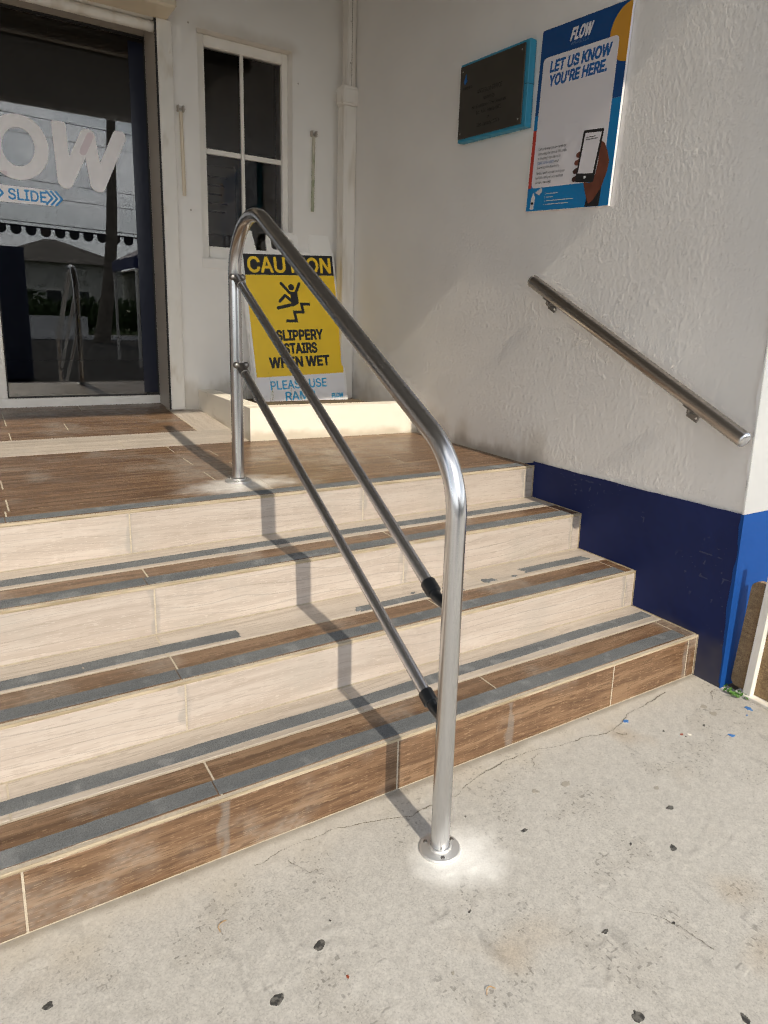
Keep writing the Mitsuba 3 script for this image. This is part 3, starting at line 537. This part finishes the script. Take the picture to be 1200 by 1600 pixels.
# ------------------------------------------------------------------ caution sign (folding plastic board)
cs = thing('caution_sign', 'yellow and black folding sign warning of slippery stairs in the planter', 'sign')
SK = 1.052; so = np.array([-.3918, 3.000, .7745]); su = np.array([-.04, .165, .955]); su /= np.linalg.norm(su); sx = np.array([1, -.06, -.068]); sx -= su * (sx @ su); sx /= np.linalg.norm(sx); sn = np.cross(sx, su)   # sn points to the viewer
W2, HT = .313, .995; SOX = -.008
def sgn(mesh, k=0.): return frame(mesh, so + sx * SOX + sn * k, sx * SK, su * SK, sn)
outline = shapely.union_all([sbox(-W2 - .010, -.03, W2 + .010, HT + .012), Polygon([(-W2 - .003, HT), (-W2 + .098, HT), (-W2 + .078, HT + .135), (-W2 + .03, HT + .15), (-W2 + .006, HT + .14)]), Polygon([(W2 - .160, HT), (W2 - .0, HT), (W2 - .016, HT + .122), (W2 - .155, HT + .128)]),
                             rr(-.140, HT - .02, .075, HT + .135, .035).difference(rr(-.112, HT + .022, .045, HT + .105, .022))])
part(cs, 'front_board', sgn(extr(outline, .022), -.024), 'plastic_white')
back = outline.buffer(-.002); bm = extr(back, .02); bk = frame(bm, so - sn * .05 + np.array([-.014, .012, -.012]), sx * SK, (su + np.array([0, -.035, 0])) * SK, sn); part(cs, 'back_board', bk, 'plastic_white')
part(cs, 'hinge', sgn(cat(bx(W2 - .145, W2 - .12, HT + .02, HT + .11, -.05, -.025)), 0), 'plastic_white')
lay = lambda poly, k, m, nm, label=None: part(cs, nm, sgn(extr(poly, .0006), .0002 + .0007 * k), m, label=label)
HY = .196; HB = .853
lay(sbox(-W2 + .004, HY, W2 - .004, HB), 0, 'sign_yellow', 'yellow_panel'); lay(sbox(-W2 + .004, HB + .001, W2 - .004, HT - .010), 0, 'ink_black', 'black_band'); lay(sbox(-W2 + .004, -.02, W2 - .004, HY - .004), 0, 'sign_white', 'white_panel')
stx = lambda s, x, y, h, w, m, nm='lettering', b=True: part(cs, nm, sgn(fat(text(s, x, y, h, width=w, bold=b, depth=.0006, align='c'), .0024 if m == 'ink_black' else .0012, .0006), .001), m)
stx('CAUTION', -.002, .872, .094, .585, 'sign_yellow'); stx('SLIPPERY', .016, .430, .063, .33, 'ink_black'); stx('STAIRS', .012, .343, .063, .235, 'ink_black'); stx('WHEN WET', -.002, .254, .063, .425, 'ink_black')
stx('PLEASE USE', -.028, .110, .056, .40, 'sign_cyan', b=False); stx('RAMP', -.026, .034, .056, .215, 'sign_cyan', b=False); stx('FLOW', .245, .030, .028, .086, 'sign_cyan')
fig = [LineString([(-.076, .800), (-.022, .738)]).buffer(.0095), LineString([(.050, .798), (.018, .735)]).buffer(.0095), Polygon([(-.014, .742), (.026, .737), (.028, .672), (-.004, .655), (-.014, .665)]).buffer(.005),
       LineString([(.0, .664), (-.112, .641)]).buffer(.0105), LineString([(.0, .672), (-.056, .722), (-.096, .684)]).buffer(.0095)]
hd_c = Point(-.008, .775)
lay(shapely.union_all([shapely.union_all(fig).difference(hd_c.buffer(.026)), hd_c.buffer(.0205)]), 1.3, 'ink_black', 'falling_figure')
lay(LineString([(-.067, .556), (.004, .554), (-.003, .613), (.058, .611), (.052, .664), (.112, .663)]).buffer(.0095, cap_style=2, join_style=2), 1.3, 'ink_black', 'stair_symbol')

# ------------------------------------------------------------------ brass plaque on the side wall
pq = thing('plaque', 'dark bronze plaque on turquoise backing board', 'plaque')
a = math.radians(1.8); pex = np.array([0, -math.cos(a), -math.sin(a)]); pey = np.array([0, -math.sin(a) * .25, math.cos(a)]); pc = np.array([-.003, 1.508, 2.519])
pframe = lambda m, k=0.: frame(m, pc - np.array([k, 0, 0]), pex, pey, (-1, 0, 0))
part(pq, 'backing_board', pframe(cham(-.276, .276, -.193, .193, 0, .040, .003)), 'turquoise'); part(pq, 'plate', pframe(cham(-.268, .250, -.177, .180, .0405, .046, .002)), 'bronze')
part(pq, 'groove', pframe(bx(.2505, .277, -.002, .000, .002, .0408)), 'plaque_ink')
for s, y, w, h in (('ANGUILLA OFFICE', .022, .20, .021), ('opened by', -.012, .095, .016), ('His Excellency The Governor', -.046, .28, .017), ('Mr. A.N. Hoole OBE', -.076, .20, .017), ('on', -.106, .022, .014), ('31st January, 1996', -.138, .19, .018)):
    part(pq, 'lettering', pframe(text(s, -.012, y, h, width=w, depth=.0006, align='c'), .0461), 'plaque_ink')
part(pq, 'emblem', pframe(extr(Polygon([(-.235, .10), (-.215, .14), (-.205, .10), (-.222, .085)]), .0006), .0461), 'ink_blue'); part(pq, 'lettering', pframe(text('WIRELESS', -.24, .062, .013, width=.085, depth=.0006), .0461), 'plaque_ink')
for sx_, sy_ in ((-.248, .154), (.224, .154), (-.248, -.152), (.224, -.152)): part(pq, 'screw', pframe(lathe([(0, 0), (.006, 0), (.004, .003), (0, .003)], (sx_, sy_, .046), None, 10)), 'chrome_dark')

# ------------------------------------------------------------------ customer poster
po = thing('poster', 'blue and white check in poster printed on rigid board', 'poster')
a = math.radians(2.9); qex = np.array([0, -math.cos(a), -math.sin(a)]); qey = np.array([0, -math.sin(a), math.cos(a)]); qo = np.array([-.003, 1.218, 1.929]); PW, PH = .534, .792
qf = lambda m, k=0.: frame(m, qo - np.array([k, 0, 0]), qex, qey, (-1, 0, 0))
part(po, 'board', qf(cham(0, PW, 0, PH, 0, .012, .001)), 'poster_white')
pz = lambda poly, k, m, nm='print': part(po, nm, qf(extr(poly, .0004), .0122 + .0005 * k), m)
full = sbox(.001, .001, PW - .001, PH - .001); panel = rr(.024, .105, PW - .052, .672, .022)
orange = Point(PW + .005, PH - .118).buffer(.112, quad_segs=24).intersection(full); red = sbox(.001, .105, .0235, .365)
pz(full.intersection(sbox(0, .43, 1, 1)).difference(orange).difference(panel), 0, 'poster_navy', 'background'); pz(full.intersection(sbox(0, 0, 1, .4295)).difference(panel).difference(red), 0, 'poster_blue', 'background')
pz(orange.difference(panel), 0, 'poster_orange', 'sun_disc'); pz(red.difference(panel), 0, 'poster_red', 'red_bar'); pz(panel, 0, 'poster_white', 'panel')
pt = lambda s, x, y, h, w, m, b=False, sl=.12, al='l', k=1: part(po, 'lettering', qf((lambda q: fat(q, .0017, .0004) if h > .03 else q)(text(s, x, y, h, width=w, bold=b, depth=.0004, slant=sl, align=al)), .0122 + .0005 * k), m)
pt('FLOW', .255, .712, .046, .128, 'poster_white', True, .25, 'c'); pt('ANGUILLA', .25, .692, .013, .108, 'ink_grey', False, 0, 'c')
pt('LET US KNOW', .070, .606, .043, .372, 'ink_blue', True, .1); pt("YOU'RE HERE.", .074, .547, .043, .355, 'ink_blue', True, .1)
for k, (s, w) in enumerate((("Let us know you're here by", .185), ('scanning the above QR code', .19), ('or texting your name to', .155), ('(264) 476-4228', .112), ('following the directions.', .155))):
    pt(s, .050, .272 - .0205 * k, .0115, w, 'ink_blue' if k == 3 else 'ink_black', k == 3, .1)
pt('and', .168, .272 - .0205 * 3, .0115, .026, 'ink_black', False, .1)
for k, (s, w) in enumerate((('Please wait outside or in your', .195), ('vehicle until you are notified', .185), ('via text message', .11))): pt(s, .048, .165 - .0205 * k, .0115, w, 'ink_black', False, .1)
for k, (s, w) in enumerate((('1.', .006), ('2.', .006), ('3.', .006), ('4.', .006))): pt(s, .125, .072 - .016 * k, .007, w, 'print_light', False, 0)
for k, w in enumerate((.075, .045, .18, .15)): pz(sbox(.138, .0735 - .016 * k, .138 + w, .0765 - .016 * k), 1, 'print_light', 'small_print')
# printed hand holding a phone
ha = lambda g: affinity.affine_transform(g, [.98, 0, 0, .71, .328 - .98 * .273, .110 - .71 * .14])
pz(Polygon([(.395, .002), (.478, .002), (.482, .05), (.482, .12), (.425, .10), (.402, .06)]), 1, 'ink_black', 'sleeve')
hand = Polygon([(.325, .13), (.345, .06), (.365, .012), (.385, .03), (.425, .10), (.448, .19), (.452, .245), (.435, .30), (.415, .345), (.402, .355), (.397, .33), (.40, .25), (.39, .17), (.36, .12)]).buffer(.006); pz(ha(hand), 2, 'skin_print', 'hand')
for fx, fy in ((.268, .31), (.262, .265), (.258, .215), (.257, .168)): pz(ha(LineString([(fx, fy - .008), (fx + .02, fy)]).buffer(.016)), 2, 'skin_print' if fy > .25 else 'skin_dark', 'finger')
phone = Polygon([(.273, .15), (.370, .14), (.398, .425), (.293, .432)]).buffer(.009); pz(ha(phone), 3, 'ink_black', 'phone'); pz(ha(Polygon([(.276, .192), (.369, .183), (.395, .416), (.297, .424)])), 4, 'poster_white', 'phone_screen')
pz(ha(sbox(.305, .395, .36, .399)), 5, 'ink_black', 'small_print'); pz(ha(sbox(.303, .382, .375, .386)), 5, 'ink_black', 'small_print'); pz(ha(Point(.322, .165).buffer(.008)), 4, 'print_light', 'home_button')
pz(Polygon([(.028, .008), (.052, .008), (.058, .06), (.045, .085), (.032, .06)]), 1, 'print_light', 'card_icon'); pz(Polygon([(.058, .085), (.10, .105), (.105, .088), (.085, .07)]), 1, 'print_light', 'card_icon'); pz(sbox(.034, .03, .05, .042), 2, 'ink_black', 'card_icon')

# ------------------------------------------------------------------ stainless stair rail
XRL, YF, YP, SLP = -1.466, -.265, 1.308, .535
sr = thing('stair_rail', 'free standing stainless steel stair rail with two lower bars', 'handrail')
zline = lambda y: 1.200 + SLP * y
P = [[XRL, YP, .70], [XRL, YP, zline(YP)], [XRL, YF, zline(YF)], [XRL, YF, .012]]
part(sr, 'top_rail', tube(densify(fillet(P, [.226, .22], 22), .05), .0253, 40), 'steel', smooth=50)
def flange(c, r=.056):
    m = lathe([(0, 0), (r, 0), (r, .004), (r - .003, .007), (r * .62, .009), (.0275, .011), (0, .011)], c, None, 48); return m
for c, lab in (((XRL, YF, .0005), 'front'), ((XRL, YP, .681), 'rear')):
    k = part(sr, 'flange', flange(c), 'zinc', smooth=30)
    wr = np.random.default_rng(3); ring = np.array([[c[0] + (.0275 + wr.normal(0, .0008)) * math.cos(t), c[1] + (.0275 + wr.normal(0, .0008)) * math.sin(t), c[2] + .0115] for t in np.linspace(0, 6.2831, 40)])
    part(k, 'weld', tube(ring, .0032 + .0012 * wr.random(40), 8), 'zinc', smooth=50)
    for j in range(3):
        t = 2.2 + 2.094 * j; part(k, 'screw', lathe([(0, 0), (.0058, 0), (.0048, .0025), (.002, .0035), (.0015, .0015), (0, .0015)], (c[0] + .042 * math.cos(t), c[1] + .042 * math.sin(t), c[2] + .0085), None, 14), 'chrome_dark', smooth=30)
for (ya, za), (yb, zb_) in (((1.268, 1.522), (-.186, .7085)), ((1.245, 1.174), (-.196, .400))):
    A = np.array([XRL, ya, za]); B = np.array([XRL, yb, zb_]); d = (B - A) / np.linalg.norm(B - A)
    k = part(sr, 'lower_bar', tube(densify(np.array([A + d * .03, B]), .1), .0158, 28), 'steel_bar', smooth=50)
    part(k, 'upper_clamp', cat(tube(np.array([A - d * .004, A + d * .012, A + d * .050, A + d * .052]), [.0165, .0188, .0188, .016], 24)), 'chrome_dark', smooth=40)
    part(k, 'clamp_ball', cat(ball(A + np.array([-.020, .004, .008]), .0135), ball(A + np.array([.020, .004, .008]), .0135), tube([A + np.array([-.02, .004, .008]), A + np.array([.02, .004, .008])], .0085, 12), tube([A + np.array([0, .02, .004]), A + np.array([0, -.004, .002])], .012, 12)), 'chrome_dark', smooth=40)
    e0 = B - d * .036; kn = B + d * .010
    part(k, 'elbow_socket', tube(np.array([e0 - d * .001, e0, e0 + d * .004, B - d * .004, B, B + d * .001]), [.016, .0195, .0205, .0205, .0200, .015], 28), 'black_plastic', smooth=40)
    part(k, 'elbow', tube(fillet(np.array([B - d * .006, kn + d * .006, np.array([XRL, YF + .018, kn[2] - .010])]), [.008], 6), .0148, 24), 'black_plastic', smooth=40)

# ------------------------------------------------------------------ wall handrail
wr_ = thing('wall_handrail', 'short brushed steel handrail on the side wall', 'handrail')
A = np.array([-.056, 1.085, 1.592]); B = np.array([-.056, -.112, 1.004]); d = (B - A) / np.linalg.norm(B - A)
prof = [.024, .0285, .030, .030]; pts = np.vstack([densify(np.array([A, B]), .1)])
part(wr_, 'tube', tube(pts, .030, 36), 'steel_dark', smooth=50)
for e, s in ((A, -1), (B, 1)):
    part(wr_, 'end_cap', tube(np.array([e - s * d * .004, e + s * d * .001, e + s * d * .006, e + s * d * .011, e + s * d * .0135]), [.0306, .0306, .0275, .019, .008], 36), 'steel', smooth=50)
dn = np.cross(d, [-1, 0, 0]); dn = dn if dn[2] < 0 else -dn
for y in (.955, .115):
    t = (y - A[1]) / d[1]; c = A + d * t
    k = part(wr_, 'bracket', frame(cham(-.028, .028, -.030, .030, 0, .006, .0015), c + dn * .052 + np.array([.049, 0, 0]), d, dn, (-1, 0, 0)), 'chrome_dark')
    part(k, 'arm', tube(fillet(np.array([c + dn * .052 + np.array([.045, 0, 0]), c + dn * .052 + np.array([-.0, 0, 0]), c + dn * .026]), [.012], 6), .0075, 14), 'chrome_dark', smooth=40); part(k, 'saddle', frame(cham(-.03, .03, -.012, .012, -.0025, .0025, .001), c + dn * .031, d, (1, 0, 0)), 'chrome_dark')
    for sa in (-.019, .019): part(k, 'screw', lathe([(0, 0), (.0048, 0), (.003, .003), (0, .003)], c + dn * .066 + d * sa + np.array([.043, 0, 0]), (-1, 0, 0), 10), 'zinc')

# ------------------------------------------------------------------ board and frame against the front face
bd = thing('framed_board', 'brown fibre board in a white metal frame beside the wall corner', 'board')
lean = .10
bp = rr(.0, .0, .62, .445, .03)
bo = np.array([.072, -.136, .012]); part(bd, 'panel', frame(extr(bp, .03), bo, (0.0, -1, 0), (.03, -.055, .998), (-1, 0, .03)), 'coir')
up = np.array([.03, -.045, .998])
for y in (-.222, -.70): part(bd, 'upright', frame(cham(-.016, .016, 0, .55, -.014, .014, .002), (.030, y, .012), (0, -1, 0), up, (-1, 0, .03)), 'white_metal')
part(bd, 'base_bar', cham(.006, .046, -.75, -.180, .0005, .012, .001), 'white_metal'); part(bd, 'cross_bar', frame(cham(-.222, .222, -.016, .016, -.012, .012, .002), (.045, -.485, .545), (0, -1, 0), up, (-1, 0, .03)), 'white_metal')
dirt_m = blob(0, 0, .075, 3.2, 1.52, .003, 77, .3); dirt_m.apply_translation((.075, -.36, 0)); part(g, 'soil_patch', dirt_m, 'soil')
wd = thing('weed', 'small green weed sprouting at the foot of the wall corner', 'weed')
for k in range(26):
    a = rng.uniform(0, 6.28); c = np.array([-.005 + rng.normal(0, .016), -.185 + rng.normal(0, .028), .004]); L = rng.uniform(.014, .036); up = rng.uniform(.2, .9)
    e = np.array([math.cos(a), math.sin(a), up]); e /= np.linalg.norm(e); s = np.cross(e, [0, 0, 1]); s /= np.linalg.norm(s); w = L * .3
    V = [c, c + e * L * .5 + s * w, c + e * L, c + e * L * .5 - s * w, c + e * L * .5 - np.array([0, 0, .002])]; part(wd, 'leaf', trimesh.Trimesh(V, [[0, 1, 4], [1, 2, 4], [2, 3, 4], [3, 0, 4]], process=False), 'leaf')

# ------------------------------------------------------------------ across the road (seen mirrored in the glass door)
lw = thing('garden_wall', 'low white garden wall across the road', 'wall'); part(lw, 'wall', bx(-3.6, 2.6, -26.4, -26.1, .06, .95), 'house_white'); part(lw, 'wall', bx(-3.2, -.6, -26.45, -26.05, .9505, 1.55), 'house_white'); part(lw, 'kerb', bx(-40, 40, -26.0, -25.8, -.1, .16), 'house_white')
def hip_house(name, x0, x1, y0, y1, ze, zr, lab, wm):
    h = thing(name, lab, 'house'); part(h, 'wall', bx(x0, x1, y0, y1, 0, ze), wm); o = .6; w = (y1 - y0) / 2; xm = (x0 + x1) / 2; rl = max(.3, (x1 - x0) / 2 - w)
    V = [(x0 - o, y0 - o, ze), (x1 + o, y0 - o, ze), (x1 + o, y1 + o, ze), (x0 - o, y1 + o, ze), (xm - rl, y0 + w, zr), (xm + rl, y0 + w, zr)]
    part(h, 'roof', trimesh.convex.convex_hull(np.array(V)), 'roof_grey')
    for k in range(4):
        x = x0 + (x1 - x0) * (.15 + .22 * k); f = part(h, 'window', bx(x, x + .9, y1 + .001, y1 + .05, 1.0, 2.3), 'frame_white'); part(f, 'pane', bx(x + .08, x + .82, y1 + .0505, y1 + .06, 1.08, 2.22), 'window_dark')
    return h
hip_house('house', -.4, 6.0, -43, -36, 3.7, 5.2, 'low grey hip roofed house across the road', 'house_wall'); hip_house('house', 7.5, 15, -45, -38, 3.6, 4.9, 'second grey roofed house across the road, right of the first', 'house_wall')
bu = thing('bunting', 'string of dark scalloped bunting hung above the road', 'bunting'); bz = lambda x: 4.72 - .35 + .35 * ((x - 2) / 22) ** 2 - .022 * (x - 2)
xs = np.linspace(-20, 24, 40); part(bu, 'cord', tube(np.c_[xs, np.full(40, -24.2), bz(xs)], .035, 6), 'wire'); part(bu, 'cord', tube(np.c_[xs, np.full(40, -24.2), bz(xs) + .16], .02, 6), 'wire')
for k in range(60):
    x = -12 + .52 * k; part(bu, 'pennant', frame(extr(shapely.union_all([sbox(-.19, -.14, .19, 0), Point(0, -.13).buffer(.19, quad_segs=4)]), .006), (x, -24.2, bz(x) - .02), (-1, 0, 0), (0, .1 * math.sin(k * 2.3), 1)), 'bunting_a' if k % 5 else 'bunting_b')
def leaf_cloud(cen, rad, n, size, seed):
    r = np.random.default_rng(seed); d = r.normal(0, 1, (n, 3)); d /= np.linalg.norm(d, axis=1, keepdims=True); p = np.array(cen) + d * np.array(rad) * (r.random((n, 1)) ** .4)
    a = r.normal(0, 1, (n, 3)); a /= np.linalg.norm(a, axis=1, keepdims=True); b = np.cross(a, r.normal(0, 1, (n, 3))); b /= np.linalg.norm(b, axis=1, keepdims=True)
    V = np.stack([p - a * size, p + b * size * .5, p + a * size, p - b * size * .5], 1).reshape(-1, 3); i = np.arange(n) * 4
    return trimesh.Trimesh(V, np.vstack([np.c_[i, i + 1, i + 2], np.c_[i, i + 2, i + 3]]), process=False)
hd = thing('hedge', 'dark clipped hedge behind the garden wall', 'hedge', kind='stuff')
scene[hd] = mikit.ply(cat([leaf_cloud((x, -29.5 + .8 * math.sin(x * 2), 1.0), (1.0, .8, .9 + .3 * math.sin(x * 3.1)), 500, .16, int(100 + x * 10)) for x in np.arange(-7, 13, 1.1)]), 'leaf_dark')
pm = thing('palm_tree', 'tall palm with a slim dark trunk across the road', 'palm tree')
t = np.linspace(0, 1, 14); part(pm, 'trunk', tube(np.c_[2.62 + 1.15 * t + .15 * np.sin(t * 5), np.full(14, -22.9), -.02 + 10.5 * t], .34 - .20 * np.sqrt(t), 14), 'trunk', smooth=40)
for k in range(13):
    a = k * 2.4; e = np.array([math.cos(a), math.sin(a), 0]); s = np.cross(e, [0, 0, 1.]); V, F = [], []
    for j, q in enumerate(np.linspace(0, 1, 9)): c = np.array([3.65, -22.9, 10.4]) + e * 2.4 * q + np.array([0, 0, .9 * q - 1.9 * q * q]); w = .35 * math.sin(math.pi * (.1 + .85 * q)); V += [c + s * w - [0, 0, w * .5], c, c - s * w - [0, 0, w * .5]]
    for j in range(8): i = 3 * j; F += [[i, i + 3, i + 1], [i + 1, i + 3, i + 4], [i + 1, i + 4, i + 2], [i + 2, i + 4, i + 5]]
    part(pm, 'frond', trimesh.Trimesh(V, F, process=False), 'leaf_dark')
tn = thing('canopy_tent', 'navy pop up canopy tent on thin legs by the road', 'tent'); tx0, tx1, ty0, ty1 = 1.35, 4.2, -12.6, -9.8
part(tn, 'canopy', trimesh.convex.convex_hull(np.array([(tx0, ty0, 2.62), (tx1, ty0, 2.62), (tx1, ty1, 2.62), (tx0, ty1, 2.62), ((tx0 + tx1) / 2, (ty0 + ty1) / 2, 3.45)])), 'tent_navy'); part(tn, 'valance', cat(bx(tx0, tx1, ty1, ty1 + .01, 2.35, 2.6195), bx(tx0 - .01, tx0, ty0, ty1, 2.35, 2.6195)), 'tent_navy')
for x in (tx0 + .04, tx1 - .04):
    for y in (ty0 + .04, ty1 - .04): part(tn, 'leg', bx(x - .03, x + .03, y - .03, y + .03, -.03 if y < -9 else 0, 2.6), 'white_metal')
kb = thing('utility_cabinet', 'tall dark navy utility cabinet on the forecourt edge', 'cabinet'); part(kb, 'body', cham(-3.1, -1.23, -7.4, -6.6, 0, 2.42, .02), 'navy_box'); part(kb, 'door', cham(-2.95, -1.4, -6.599, -6.575, .15, 2.25, .005), 'navy_box')
for i, (yy, zz_) in enumerate(((-24.5, 9.0), (-24.3, 8.3), (-24.5, 6.65), (-24.4, 6.05))):
    xs = np.linspace(-20, 24, 30); single('power_line', ['uppermost of the overhead cables above the road', 'second overhead cable from the top above the road', 'third overhead cable from the top, above the road', 'lowest of the overhead cables above the road'][i], 'power line', tube(np.c_[xs, np.full(30, yy), zz_ - .5 + .5 * ((xs - 2) / 22) ** 2 - .028 * (xs - 2)], .014, 6), 'wire', group='overhead cables above the road')
for x in (-20, 24):
    single('utility_pole', ['grey utility pole at the left end of the cables', 'grey utility pole at the right end of the cables'][x > 0], 'utility pole', tube([[x, -24.4, -.1], [x, -24.4, 9.9]], [.16, .11], 12), 'trunk', smooth=40)
